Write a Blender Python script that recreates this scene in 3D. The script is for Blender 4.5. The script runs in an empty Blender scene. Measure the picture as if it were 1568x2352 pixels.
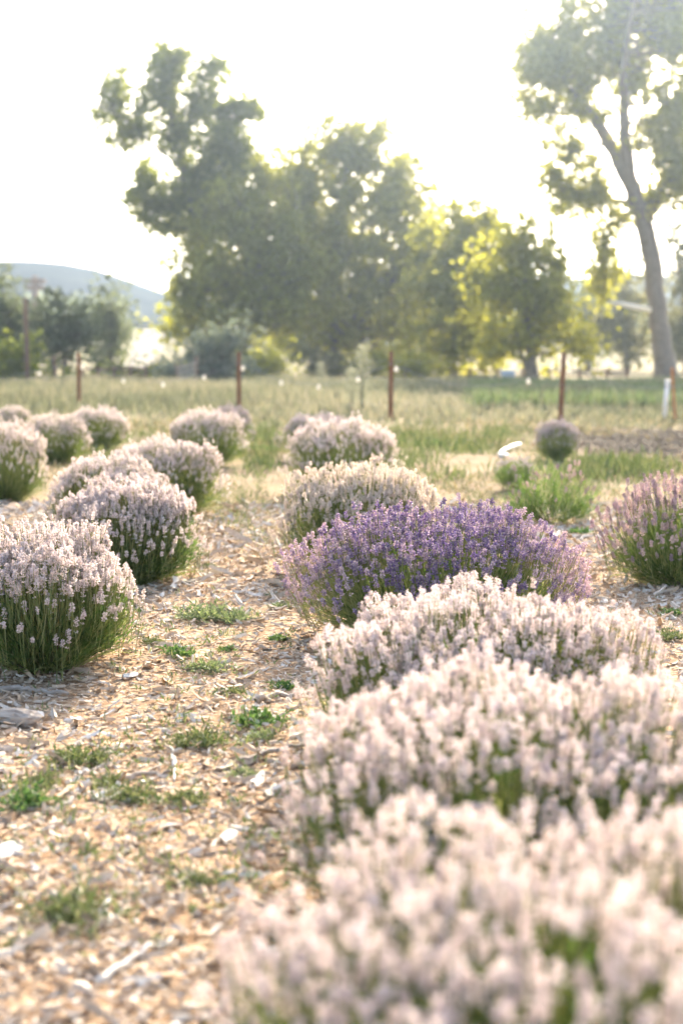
import bpy, math
import numpy as np
from mathutils import Vector

rng = np.random.default_rng(7)
SC = bpy.context.scene
COL = SC.collection
R = math.radians

# ------------------------------------------------------------------ camera
CAM_H = 1.3
F = 50 / 36 * 2352            # focal length in units of a 1568 x 2352 sheet
HORIZON = 815
PITCH = math.atan((1176 - HORIZON) / F)
cd = bpy.data.cameras.new('camera')
cam = bpy.data.objects.new('camera', cd)
COL.objects.link(cam)
cam.location = (0, 0, CAM_H)
cam.rotation_euler = (math.pi / 2 - PITCH, 0, 0)
cd.sensor_fit = 'VERTICAL'
cd.sensor_height = 36
cd.lens = 50
cd.clip_start = 0.05
cd.clip_end = 9000
cd.dof.use_dof = True
cd.dof.focus_distance = 6.3
cd.dof.aperture_fstop = 1.8
SC.camera = cam

# ------------------------------------------------------------------ light
SUN_EL, SUN_AZ = R(27), R(13)          # azimuth to the right of the viewing direction (+Y)
w = bpy.data.worlds.new('World')
SC.world = w
w.use_nodes = True
nt = w.node_tree
bg = nt.nodes['Background']
sky = nt.nodes.new('ShaderNodeTexSky')
sky.sky_type = 'NISHITA'
sky.sun_disc = False
sky.sun_elevation = SUN_EL
sky.sun_rotation = SUN_AZ
sky.altitude = 200
sky.air_density = 1.0
sky.dust_density = 5.0
sky.ozone_density = 0.6
nt.links.new(sky.outputs[0], bg.inputs[0])
bg.inputs[1].default_value = 0.14
sd = bpy.data.lights.new('sun', 'SUN')
sd.energy = 4.5
sd.angle = R(0.6)
sd.color = (1.0, 0.885, 0.72)
sun = bpy.data.objects.new('sun', sd)
COL.objects.link(sun)
sdir = Vector((math.sin(SUN_AZ) * math.cos(SUN_EL), math.cos(SUN_AZ) * math.cos(SUN_EL), math.sin(SUN_EL)))
sun.rotation_euler = sdir.to_track_quat('Z', 'Y').to_euler()
sun.location = sdir * 60

vs = SC.view_settings
vs.view_transform = 'Standard'
vs.look = 'None'
vs.exposure = 1.88
vs.gamma = 1.0
vs.use_curve_mapping = False
SC.render.engine = 'CYCLES'
cy = SC.cycles
cy.use_denoising = True
cy.use_adaptive_sampling = True
cy.adaptive_threshold = 0.04
cy.max_bounces = 5
cy.diffuse_bounces = 3
cy.glossy_bounces = 2
cy.transmission_bounces = 4
cy.transparent_max_bounces = 6
cy.volume_bounces = 0
cy.sample_clamp_indirect = 6

# ------------------------------------------------------------------ projection helpers
CP, SP = math.cos(PITCH), math.sin(PITCH)
def ray(x, y):
    a, b = (x - 784) / F, (1176 - y) / F
    return np.array([a, CP + b * SP, -SP + b * CP])
def at(x, y, D):
    """point that stands at depth D (metres along +Y) in direction (x, y)"""
    d = ray(x, y)
    return np.array([0, 0, CAM_H]) + d * (D / d[1])
def gnd(x, y, z=0.0):
    d = ray(x, y)
    return np.array([0, 0, CAM_H]) + d * ((z - CAM_H) / d[2])

# ------------------------------------------------------------------ mesh helpers
def tag(o, label=None, cat=None, group=None, kind=None):
    if label: o['label'] = label
    if cat: o['category'] = cat
    if group: o['group'] = group
    if kind: o['kind'] = kind
    return o

def mesh(name, V, T, mats, mi=None, var=None, smooth=False):
    V = np.asarray(V, np.float32); T = np.asarray(T, np.int32)
    k = T.shape[1]
    me = bpy.data.meshes.new(name)
    me.vertices.add(len(V)); me.vertices.foreach_set('co', V.ravel())
    me.loops.add(T.size); me.loops.foreach_set('vertex_index', T.ravel())
    me.polygons.add(len(T))
    me.polygons.foreach_set('loop_start', np.arange(0, T.size, k, dtype=np.int32))
    me.polygons.foreach_set('loop_total', np.full(len(T), k, np.int32))
    for m in (mats if isinstance(mats, (list, tuple)) else [mats]):
        me.materials.append(m)
    if mi is not None:
        me.polygons.foreach_set('material_index', np.asarray(mi, np.int32))
    me.polygons.foreach_set('use_smooth', np.full(len(T), smooth))
    if var is not None:
        a = me.attributes.new('var', 'FLOAT', 'POINT')
        a.data.foreach_set('value', np.asarray(var, np.float32))
    me.update(calc_edges=True)
    return me

def link(name, me, parent=None, loc=None):
    o = bpy.data.objects.new(name, me)
    COL.objects.link(o)
    o.color = (0, 0, 0, 1)
    if parent is not None: o.parent = parent
    if loc is not None: o.location = [float(c) for c in loc]
    return o

def empty(name, loc=(0, 0, 0), rz=0):
    o = link(name, None, None, loc)
    o.rotation_euler[2] = rz
    o.empty_display_size = 0.1
    return o

class MB:
    """collects triangles"""
    def __init__(self): self.V, self.T, self.M, self.A, self.n = [], [], [], [], 0
    def add(self, V, T, m=0, a=0.0):
        V = np.asarray(V, float).reshape(-1, 3); T = np.asarray(T, int).reshape(-1, 3)
        self.V.append(V); self.T.append(T + self.n)
        self.M.append(np.full(len(T), m) if np.isscalar(m) else np.asarray(m))
        self.A.append(np.full(len(V), a) if np.isscalar(a) else np.asarray(a))
        self.n += len(V)
    def arr(self):
        return np.concatenate(self.V), np.concatenate(self.T), np.concatenate(self.M), np.concatenate(self.A)
    def tube(self, pts, rad, sides=6, m=0, a=0.0, cap=True):
        pts = np.asarray(pts, float); n = len(pts)
        rad = np.broadcast_to(np.asarray(rad, float), (n,))
        tan = np.gradient(pts, axis=0)
        tan /= np.linalg.norm(tan, axis=1)[:, None] + 1e-9
        ref = np.array([0.0, 0, 1]) if abs(tan[0][2]) < 0.9 else np.array([1.0, 0, 0])
        V = []
        for i in range(n):
            u = np.cross(tan[i], ref); u /= np.linalg.norm(u) + 1e-9
            v = np.cross(tan[i], u)
            ang = np.arange(sides) * 2 * math.pi / sides
            V.append(pts[i] + rad[i] * (np.cos(ang)[:, None] * u + np.sin(ang)[:, None] * v))
        V = np.concatenate(V); T = []
        for i in range(n - 1):
            for j in range(sides):
                p, q = i * sides + j, i * sides + (j + 1) % sides
                T += [(p, p + sides, q), (q, p + sides, q + sides)]
        if cap:
            c = len(V); V = np.vstack([V, pts[0], pts[-1]])
            for j in range(sides):
                T.append((c, j, (j + 1) % sides))
                T.append((c + 1, (n - 1) * sides + (j + 1) % sides, (n - 1) * sides + j))
        self.add(V, T, m, a)
    def box(self, c, s, rot=None, m=0, a=0.0):
        b = np.array([(i, j, k) for i in (-.5, .5) for j in (-.5, .5) for k in (-.5, .5)]) * np.asarray(s, float)
        if rot is not None: b = b @ np.asarray(rot).T
        q = [(0, 1, 3, 2), (4, 6, 7, 5), (0, 4, 5, 1), (2, 3, 7, 6), (0, 2, 6, 4), (1, 5, 7, 3)]
        T = []
        for x in q: T += [(x[0], x[1], x[2]), (x[0], x[2], x[3])]
        self.add(b + np.asarray(c, float), T, m, a)
    def build(self, name, mats, parent=None, smooth=False, loc=None):
        V, T, M, A = self.arr()
        return link(name, mesh(name, V, T, mats, M, A, smooth), parent, loc)

def unit(v): return v / (np.linalg.norm(v, axis=-1, keepdims=True) + 1e-9)
def bases(d, rg):
    """N rotation matrices whose z axis is d, with a random roll"""
    d = unit(np.asarray(d, float))
    r = unit(rg.normal(size=d.shape))
    u = unit(np.cross(d, r)); v = np.cross(d, u)
    return np.stack([u, v, d], axis=2)
def scatter(tpl, M, loc, s, var):
    V, T, mi, av = tpl
    N = len(loc)
    s = np.asarray(s)
    s = np.broadcast_to(s[:, None] if s.ndim == 1 else s, (N, 3))
    out = np.einsum('nij,nvj->nvi', M, V[None] * s[:, None, :]) + loc[:, None, :]
    TT = (T[None] + (np.arange(N) * len(V))[:, None, None]).reshape(-1, 3)
    return out.reshape(-1, 3), TT, np.tile(mi, N), (av[None] + np.asarray(var)[:, None]).ravel()

def blades(P, D, L, W, rg, bend=0.0):
    """flat pointed leaves, folded along the middle: 4 vertices, 2 triangles each"""
    N = len(P); D = unit(D)
    side = unit(np.cross(D, unit(rg.normal(size=(N, 3)))))
    nrm = np.cross(D, side)
    L = np.broadcast_to(L, (N,))[:, None]; W = np.broadcast_to(W, (N,))[:, None]
    mid = P + D * L * 0.45
    V = np.stack([P, mid + side * W / 2 + nrm * W * 0.15, P + D * L + nrm * L * bend, mid - side * W / 2 + nrm * W * 0.15], axis=1)
    T = np.array([(0, 1, 2), (0, 2, 3)])
    T = (T[None] + (np.arange(N) * 4)[:, None, None]).reshape(-1, 3)
    return V.reshape(-1, 3), T

# ------------------------------------------------------------------ materials
def ramp(nt, src, cols):
    r = nt.nodes.new('ShaderNodeValToRGB')
    e = r.color_ramp.elements
    while len(e) > 1: e.remove(e[-1])
    for i, (p, c) in enumerate(cols):
        x = e[0] if i == 0 else e.new(p)
        x.position = p; x.color = (*c, 1)
    nt.links.new(src, r.inputs[0])
    return r.outputs[0]

def plant(name, cols, transl=0.4, warm=(1.15, 1.1, 0.7), rough=0.6, spec=0.25):
    """leaf or petal: colour varies by piece, part of the light passes through"""
    m = bpy.data.materials.new(name); m.use_nodes = True
    nt = m.node_tree; N = nt.nodes; Lk = nt.links.new
    p = N['Principled BSDF']; out = N['Material Output']
    at_ = N.new('ShaderNodeAttribute'); at_.attribute_name = 'var'
    oi = N.new('ShaderNodeObjectInfo')
    ad = N.new('ShaderNodeMath'); ad.operation = 'ADD'
    sp_ = N.new('ShaderNodeSeparateColor'); Lk(oi.outputs['Color'], sp_.inputs[0])
    Lk(at_.outputs['Fac'], ad.inputs[0]); Lk(sp_.outputs[0], ad.inputs[1])
    fr = N.new('ShaderNodeMath'); fr.operation = 'PINGPONG'; fr.inputs[1].default_value = 1.0
    Lk(ad.outputs[0], fr.inputs[0])
    c = ramp(nt, fr.outputs[0], cols)
    Lk(c, p.inputs['Base Color'])
    p.inputs['Roughness'].default_value = rough
    p.inputs['Specular IOR Level'].default_value = spec
    tr = N.new('ShaderNodeBsdfTranslucent')
    mx = N.new('ShaderNodeMix'); mx.data_type = 'RGBA'; mx.blend_type = 'MULTIPLY'
    mx.inputs['Factor'].default_value = 1
    Lk(c, mx.inputs['A']); mx.inputs['B'].default_value = (*warm, 1)
    Lk(mx.outputs['Result'], tr.inputs[0])
    ms = N.new('ShaderNodeMixShader'); ms.inputs[0].default_value = transl
    Lk(p.outputs[0], ms.inputs[1]); Lk(tr.outputs[0], ms.inputs[2])
    Lk(ms.outputs[0], out.inputs[0])
    return m

def solid(name, cols, scale=8, stretch=(1, 1, 1), rough=0.8, bump=0.3, spec=0.3, use_var=False):
    """rough matter with noise in its colour and relief"""
    m = bpy.data.materials.new(name); m.use_nodes = True
    nt = m.node_tree; N = nt.nodes; Lk = nt.links.new
    p = N['Principled BSDF']
    tc = N.new('ShaderNodeTexCoord'); mp = N.new('ShaderNodeMapping'); mp.inputs['Scale'].default_value = stretch
    Lk(tc.outputs['Object'], mp.inputs[0])
    no = N.new('ShaderNodeTexNoise'); no.inputs['Scale'].default_value = scale; no.inputs['Detail'].default_value = 6
    no.inputs['Roughness'].default_value = 0.65
    Lk(mp.outputs[0], no.inputs[0])
    src = no.outputs['Fac']
    if use_var:
        a = N.new('ShaderNodeAttribute'); a.attribute_name = 'var'
        oi = N.new('ShaderNodeObjectInfo')
        sp_ = N.new('ShaderNodeSeparateColor'); Lk(oi.outputs['Color'], sp_.inputs[0])
        s1 = N.new('ShaderNodeMath'); Lk(a.outputs['Fac'], s1.inputs[0]); Lk(sp_.outputs[0], s1.inputs[1])
        s2 = N.new('ShaderNodeMath'); s2.operation = 'MULTIPLY_ADD'; s2.inputs[1].default_value = 0.5
        Lk(no.outputs['Fac'], s2.inputs[0]); Lk(s1.outputs[0], s2.inputs[2])
        s3 = N.new('ShaderNodeMath'); s3.operation = 'PINGPONG'; s3.inputs[1].default_value = 1.0
        Lk(s2.outputs[0], s3.inputs[0]); src = s3.outputs[0]
    Lk(ramp(nt, src, cols), p.inputs['Base Color'])
    p.inputs['Roughness'].default_value = rough
    p.inputs['Specular IOR Level'].default_value = spec
    if bump:
        b = N.new('ShaderNodeBump'); b.inputs['Strength'].default_value = bump; b.inputs['Distance'].default_value = 0.02
        Lk(no.outputs['Fac'], b.inputs['Height']); Lk(b.outputs[0], p.inputs['Normal'])
    return m

M = {}
M['pink'] = plant('pale_pink_petals', [(0, (.76, .68, .65)), (.3, (.87, .79, .765)), (.7, (.925, .865, .835)), (1, (.83, .755, .77))], .62, (1.02, 1.0, .99))
M['cream'] = plant('cream_petals', [(0, (.82, .74, .69)), (.5, (.92, .86, .80)), (1, (.86, .77, .76))], .64, (1.02, 1, .95))
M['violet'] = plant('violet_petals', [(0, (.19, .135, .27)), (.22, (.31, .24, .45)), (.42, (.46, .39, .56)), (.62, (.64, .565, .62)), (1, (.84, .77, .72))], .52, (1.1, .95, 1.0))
M['mauve'] = plant('mauve_petals', [(0, (.36, .29, .35)), (.5, (.60, .52, .56)), (1, (.82, .75, .70))], .55, (1.1, .95, .95))
M['dusk'] = plant('grey_pink_petals', [(0, (.58, .53, .60)), (.5, (.70, .65, .70)), (1, (.78, .73, .74))], .5, (1.05, .98, .9))
M['stem'] = plant('flower_stems', [(0, (.17, .23, .08)), (.6, (.28, .33, .13)), (1, (.42, .42, .21))], .4)
M['lavleaf'] = plant('lavender_leaves', [(0, (.055, .10, .035)), (.5, (.095, .16, .05)), (.85, (.16, .215, .08)), (1, (.25, .24, .13))], .45, (1.12, 1.22, .65))
M['woody'] = solid('lavender_wood', [(.3, (.09, .06, .045)), (.7, (.22, .17, .13))], 40)
M['weed'] = plant('weed_leaves', [(0, (.05, .11, .045)), (.5, (.085, .165, .06)), (1, (.18, .25, .10))], .35, (1.1, 1.2, .6))
M['weedgrey'] = plant('grey_green_leaves', [(0, (.12, .16, .095)), (.5, (.20, .24, .14)), (1, (.36, .37, .25))], .35, (1.1, 1.2, .7))
M['grass'] = plant('green_grass', [(0, (.075, .11, .045)), (.5, (.13, .17, .07)), (1, (.27, .27, .14))], .3, (1.05, 1.06, .75))
M['drygrass'] = plant('dry_grass', [(0, (.135, .15, .09)), (.4, (.21, .21, .135)), (.75, (.31, .285, .195)), (1, (.40, .355, .26))], .33, (1.05, 1.03, .9))
M['litter'] = plant('dry_litter', [(0, (.12, .13, .06)), (.4, (.22, .20, .10)), (.75, (.36, .28, .16)), (1, (.5, .42, .28))], .3, (1.05, 1.02, .9))
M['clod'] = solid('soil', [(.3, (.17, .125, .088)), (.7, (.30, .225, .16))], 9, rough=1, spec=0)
M['sage'] = plant('sage_brush', [(0, (.10, .15, .08)), (.5, (.16, .21, .12)), (1, (.24, .27, .16))], .3)
M['plume'] = plant('pale_plume', [(0, (.26, .27, .19)), (1, (.42, .41, .31))], .4, (1.02, 1.02, .9))
LEAF = {
    'deep': [(0, (.115, .145, .045)), (.5, (.175, .21, .06)), (1, (.27, .295, .085))],
    'mid': [(0, (.18, .195, .05)), (.5, (.275, .29, .07)), (1, (.40, .40, .11))],
    'gold': [(0, (.19, .205, .05)), (.5, (.30, .31, .07)), (1, (.43, .42, .12))],
    'dry': [(0, (.12, .12, .06)), (.5, (.19, .18, .085)), (1, (.27, .25, .12))],
    'grey': [(0, (.12, .15, .12)), (.5, (.20, .23, .19)), (1, (.30, .32, .27))],
    'ash': [(0, (.09, .11, .07)), (.5, (.135, .16, .10)), (1, (.20, .22, .14))],
}
for k, c in LEAF.items(): M[k] = plant('leaves_' + k, c, *((.66, (1.35, 1.27, .55)) if k in ('deep', 'mid', 'gold') else (.5, (1.1, 1.1, .8))))
M['bark'] = solid('bark', [(.3, (.10, .085, .07)), (.55, (.20, .17, .145)), (.8, (.30, .26, .22))], 3, (4, 4, 1), bump=.8)
M['chip'] = solid('wood_chips', [(0, (.25, .135, .075)), (.2, (.40, .255, .155)), (.42, (.51, .36, .235)), (.6, (.59, .455, .33)), (.76, (.48, .37, .275)), (.93, (.70, .60, .49)), (1, (.83, .77, .69))], 60, (1, 1, 1), .85, .2, .1, True)
M['chippale'] = solid('pale_wood', [(.2, (.66, .60, .52)), (.7, (.82, .78, .71))], 30, (1, 6, 6), .7, .3)
M['oldwood'] = solid('weathered_wood', [(.25, (.22, .17, .13)), (.5, (.42, .35, .29)), (.75, (.60, .54, .47))], 14, (1, 6, 6), .85, .6)
M['rust'] = solid('rusty_post', [(.3, (.13, .055, .03)), (.55, (.24, .11, .055)), (.8, (.36, .20, .11))], 22, (1, 1, .4), .85, .4)
M['fencewood'] = solid('brown_fence_wood', [(.3, (.13, .075, .05)), (.7, (.26, .17, .12))], 9, (3, 3, 1), .85, .5)
M['wire'] = solid('fence_wire', [(.4, (.22, .21, .20)), (.6, (.34, .33, .32))], 30, rough=.5, bump=0)
M['bulb'] = plant('milk_glass', [(0, (.86, .84, .80)), (1, (.90, .88, .84))], .6, (1, .98, .93), .15, .5)
M['whitepvc'] = solid('white_plastic', [(.3, (.78, .78, .76)), (.7, (.86, .86, .84))], 20, rough=.35, bump=0, spec=.5)
M['orange'] = solid('orange_wood', [(.3, (.42, .18, .07)), (.7, (.58, .28, .13))], 12, (3, 3, 1))
M['bluebox'] = solid('pale_blue_paint', [(.3, (.50, .56, .64)), (.7, (.62, .67, .73))], 6, rough=.5, bump=.1)
M['track'] = solid('pale_gravel', [(.3, (.30, .26, .215)), (.7, (.40, .36, .31))], .6, bump=.3, spec=0, rough=1)
M['hill'] = solid('hill_scrub_shaded', [(.35, (.010, .018, .032)), (.5, (.018, .027, .042)), (.65, (.030, .040, .050))], .06, bump=0, spec=0, rough=1)  # forest self-shade and some distance blue are put into this dark colour

def ground_material():
    m = bpy.data.materials.new('ground'); m.use_nodes = True
    nt = m.node_tree; N = nt.nodes; Lk = nt.links.new
    p = N['Principled BSDF']
    g = N.new('ShaderNodeNewGeometry'); sx = N.new('ShaderNodeSeparateXYZ'); Lk(g.outputs['Position'], sx.inputs[0])
    def noise(scale, det=5, vec=None, rough=.6):
        n = N.new('ShaderNodeTexNoise'); n.inputs['Scale'].default_value = scale; n.inputs['Detail'].default_value = det
        n.inputs['Roughness'].default_value = rough
        Lk(vec or g.outputs['Position'], n.inputs[0]); return n.outputs['Fac']
    def math_(op, a, b=None, c=None):
        n = N.new('ShaderNodeMath'); n.operation = op
        for i, v in enumerate((a, b, c)):
            if v is None: continue
            if isinstance(v, (int, float)): n.inputs[i].default_value = v
            else: Lk(v, n.inputs[i])
        return n.outputs[0]
    def step(v, lo, hi):
        n = N.new('ShaderNodeMapRange'); n.interpolation_type = 'SMOOTHSTEP'
        n.inputs['From Min'].default_value = lo; n.inputs['From Max'].default_value = hi
        Lk(v, n.inputs['Value']); return n.outputs[0]
    def mix(f, a, b):
        n = N.new('ShaderNodeMix'); n.data_type = 'RGBA'
        Lk(f, n.inputs['Factor'])
        for k, v in (('A', a), ('B', b)):
            if isinstance(v, tuple): n.inputs[k].default_value = (*v, 1)
            else: Lk(v, n.inputs[k])
        return n.outputs['Result']
    # chips: elongated cells
    mp = N.new('ShaderNodeMapping'); mp.inputs['Scale'].default_value = (45, 95, 45); mp.inputs['Rotation'].default_value = (0, 0, .35)
    Lk(g.outputs['Position'], mp.inputs[0])
    vo = N.new('ShaderNodeTexVoronoi'); vo.inputs['Scale'].default_value = 1; Lk(mp.outputs[0], vo.inputs[0])
    sc_ = N.new('ShaderNodeSeparateColor'); Lk(vo.outputs['Color'], sc_.inputs[0])
    chips = ramp(nt, sc_.outputs[0], [(0, (.17, .10, .06)), (.3, (.28, .18, .105)), (.6, (.39, .265, .165)), (.85, (.48, .36, .24)), (1, (.60, .50, .38))])
    soil = ramp(nt, noise(1.2), [(.3, (.21, .15, .095)), (.5, (.28, .21, .135)), (.7, (.35, .27, .18))])
    field = ramp(nt, noise(.5), [(.3, (.22, .20, .115)), (.5, (.29, .25, .15)), (.7, (.37, .30, .19))])
    shaded_soil = ramp(nt, noise(3), [(.3, (.032, .024, .018)), (.7, (.06, .045, .032))])
    wob = noise(.35, 4)
    yy = math_('MULTIPLY_ADD', wob, 5.0, sx.outputs[1])
    c = mix(step(yy, 10.5, 15.5), chips, soil)
    gr = step(noise(1.6, 7, None, .7), .50, .62)
    gy = math_('MULTIPLY', gr, step(sx.outputs[1], 9.0, 14.0))
    c = mix(math_('MULTIPLY', gy, .6), c, (.17, .185, .085))
    # bare soil on the right before the fence, tree shade painted into its colour
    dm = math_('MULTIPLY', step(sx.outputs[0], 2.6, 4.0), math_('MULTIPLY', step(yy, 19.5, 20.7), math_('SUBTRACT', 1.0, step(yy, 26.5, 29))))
    c = mix(dm, c, shaded_soil)
    c = mix(step(yy, 27, 31), c, field)
    Lk(c, p.inputs['Base Color'])
    p.inputs['Roughness'].default_value = .95
    p.inputs['Specular IOR Level'].default_value = .03
    b = N.new('ShaderNodeBump'); b.inputs['Strength'].default_value = .7; b.inputs['Distance'].default_value = .012
    Lk(math_('ADD', math_('MULTIPLY', sc_.outputs[1], .6), noise(40)), b.inputs['Height']); Lk(b.outputs[0], p.inputs['Normal'])
    return m

# ------------------------------------------------------------------ terrain
def gz(x, y):
    x = np.asarray(x, float); y = np.asarray(y, float)
    near = 0.018 * np.sin(x * 2.1 + 1) * np.sin(y * 1.7) + 0.010 * np.sin(x * 5.3 + y * 3.1)
    far = 9.0 * np.clip((y - 140) / 260, 0, 1) ** 2 * (3 - 2 * np.clip((y - 140) / 260, 0, 1))
    return near * np.clip((60 - y) / 30, 0, 1) + far

def grid(xs, ys, fz):
    X, Y = np.meshgrid(xs, ys)
    Z = fz(X, Y)
    V = np.stack([X, Y, Z], -1).reshape(-1, 3)
    nx, ny = len(xs), len(ys)
    i = (np.arange(ny - 1)[:, None] * nx + np.arange(nx - 1)[None]).ravel()
    T = np.concatenate([np.stack([i, i + 1, i + nx + 1], 1), np.stack([i, i + nx + 1, i + nx], 1)])
    return V, T
xs = np.concatenate([-np.geomspace(2600, 6.2, 40), np.linspace(-6, 6, 81), np.geomspace(6.2, 2600, 40)])
ys = np.concatenate([np.linspace(-60, 0, 13), np.linspace(.2, 16, 90), np.geomspace(16.2, 2600, 90)])
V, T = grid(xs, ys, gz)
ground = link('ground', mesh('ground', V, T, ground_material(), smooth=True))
tag(ground, 'wood chip covered ground of the lavender field and dry meadow beyond', kind='structure')

# blue ridge behind everything
def ridge_profile(x):
    D = 400.0
    px = np.array([-4000, -900, -300, 0, 60, 110, 170, 230, 290, 350, 420, 520, 700, 1000, 1200, 1300, 1420, 1600, 2200, 5000])
    py = np.array([700, 640, 625, 601, 596, 596, 604, 620, 643, 665, 690, 705, 700, 680, 655, 640, 625, 640, 680, 720])
    X = (px - 784) / F * D; Z = CAM_H + (HORIZON - py) / F * D
    return np.interp(x, X, Z)
def ridge(X, Y):
    h = ridge_profile(X)
    n = 1 + .02 * np.sin(X * .041 + Y * .02) + .02 * np.sin(X * .12 + 2) * np.sin(Y * .1)
    prof = np.exp(-((Y - 400) / 48) ** 2)
    return 8.0 + (h * n - 8.0) * prof
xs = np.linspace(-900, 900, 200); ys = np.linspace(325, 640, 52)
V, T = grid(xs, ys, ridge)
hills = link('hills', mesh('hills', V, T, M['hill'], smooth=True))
tag(hills, 'hazy blue ridge of hills along the horizon', kind='structure')

# pale gravel slope between the far trees
L_ = [(296, 858, 112), (282, 830, 140), (296, 800, 190), (312, 772, 250), (330, 752, 300), (338, 741, 345)]
R_ = [(338, 858, 112), (345, 830, 140), (362, 800, 190), (378, 772, 250), (392, 752, 300), (400, 741, 345)]
V = []
for (a, b) in zip(L_, R_):
    for (x, y, D) in (a, b):
        q = at(x, y, D); V.append((q[0], D, float(gz(q[0], D)) + .05))
T = []
for i in range(len(L_) - 1): T += [(2 * i, 2 * i + 1, 2 * i + 3), (2 * i, 2 * i + 3, 2 * i + 2)]
path = link('gravel_track', mesh('gravel_track', V, T, M['track']))
tag(path, 'pale gravel track climbing the far slope', kind='structure')

# ------------------------------------------------------------------ trees
def make_tree(name, label, cat, D, limbs, lobes, leaf, seed, leafsize=.24, clump=.75, per=55, dens=1.0, group=None, bark='bark', depth=1.0):
    """limbs: polylines of (x, y, width) on the sheet, first one is the trunk;
    lobes: (x, y, rx, ry[, weight]) ; everything gets real depth round the trunk"""
    rg = np.random.default_rng(seed)
    k = D / F
    bx, by, _ = limbs[0][0]
    b = at(bx, by, D); base = np.array([b[0], D, float(gz(b[0], D)) - .05])
    root = empty(name, base); tag(root, label, cat, group)
    sk = []
    tb = MB()
    for li, ln in enumerate(limbs):
        off0 = 0 if li == 0 else rg.normal() * .5
        P = []
        for j, (x, y, wd) in enumerate(ln):
            p = at(x, y, D)
            if li == 0 and j == 0: p = base.copy()
            elif li > 0: p[1] += off0 * j * 40 * k * depth
            P.append(p)
        P = np.array(P); W = np.array([q[2] for q in ln]) * k / 2
        # resample with slight wander
        n = max(6, len(P) * 4); t = np.linspace(0, len(P) - 1, n)
        Q = np.stack([np.interp(t, np.arange(len(P)), P[:, c]) for c in range(3)], 1)
        Q[1:-1] += rg.normal(size=(n - 2, 3)) * W.mean() * .10
        tb.tube(Q - base, np.interp(t, np.arange(len(P)), W), 8)
        sk.append(Q)
    skel = np.concatenate(sk)
    cs = []
    for lb in lobes:
        x, y, rx, ry = lb[:4]; wt = lb[4] if len(lb) > 4 else 1
        c = at(x, y, D); a, b2 = rx * k, ry * k
        n = max(3, int(dens * wt * (a * b2 / clump ** 2) * 3.6))
        u = unit(rg.normal(size=(n, 3))) * (rg.random((n, 1)) ** .45)
        cs.append(c + u * np.array([a, (a + b2) / 2 * depth, b2]))
    cs = np.concatenate(cs)
    br = MB(); vd = []
    for c in cs:
        d = np.linalg.norm(skel - c, axis=1) + np.maximum(skel[:, 2] - c[2], 0) * 1.5
        s = skel[np.argmin(d)]
        L = np.linalg.norm(c - s)
        vd.append((c - s) / max(L, .1) + rg.normal(size=3) * .35)
        if L < .4: continue
        mid = (s + c) / 2 + rg.normal(size=3) * L * .08 + np.array([0, 0, -.06 * L])
        br.tube(np.array([s, mid, c]) - base, [.02 + .012 * L, .014 + .006 * L, .012], 4, cap=False)
    N = len(cs) * per
    ci = np.repeat(np.arange(len(cs)), per)
    r = clump * rg.uniform(.6, 1.25, len(cs))
    vd = np.array(vd)
    r *= rg.choice([.6, 1.0, 1.35], len(cs))
    P = cs[ci] + vd[ci] * (rg.uniform(-1.9, 1.2, N) * r[ci])[:, None] + rg.normal(size=(N, 3)) * (r[ci] * .52)[:, None] * np.array([1.1, 1.1, .9])
    P = P[P[:, 2] > .15 + gz(P[:, 0], P[:, 1])]
    N = len(P)
    dirs = unit(rg.normal(size=(N, 3)) + np.array([0, 0, -.35]))
    V, T = blades(P - base, dirs, leafsize * rg.uniform(.8, 1.6, N), leafsize * rg.uniform(.7, 1.15, N), rg)
    var = np.repeat(rg.random(N) * .55 + np.repeat(rg.random(len(cs)) * .45, per)[:N], 4)
    tb.build('trunk', M[bark], root, smooth=True)
    if br.n: br.build('branches', M[bark], root)['kind'] = 'stuff'
    cr = link('crown', mesh('crown', V, T, M[leaf], None, var), root)
    cr['kind'] = 'stuff'
    return root

make_tree('cottonwood_tree', 'tall open-crowned tree rising above the others left of centre', 'tree', 86,
    [[(462, 868, 30), (455, 700, 26), (452, 560, 22), (430, 430, 17), (400, 320, 12), (385, 200, 7), (380, 130, 3)],
     [(432, 440, 12), (480, 360, 9), (540, 280, 5), (600, 245, 2)],
     [(420, 390, 9), (350, 330, 6), (280, 270, 4), (225, 250, 2)],
     [(452, 540, 10), (390, 480, 7), (330, 440, 4)],
     [(405, 330, 8), (450, 240, 5), (480, 160, 2)]],
    [(385, 150, 52, 50), (480, 165, 40, 38, .8), (360, 215, 48, 45), (265, 205, 38, 42, .8), (228, 262, 30, 18, .7), (455, 245, 55, 45, .8), (545, 240, 50, 35), (600, 245, 32, 22, .6),
     (310, 285, 52, 34, .8), (400, 300, 42, 44, .9), (510, 320, 60, 44), (270, 330, 30, 28, .5), (440, 375, 70, 40, .8), (330, 395, 38, 36, .8), (545, 380, 55, 40),
     (340, 460, 52, 45, .9), (420, 455, 60, 40), (375, 515, 50, 26, .8), (500, 440, 60, 50), (560, 330, 30, 30, .6), (455, 520, 45, 40)],
    'deep', 11, .24, .55, 66, 1.4)
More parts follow.
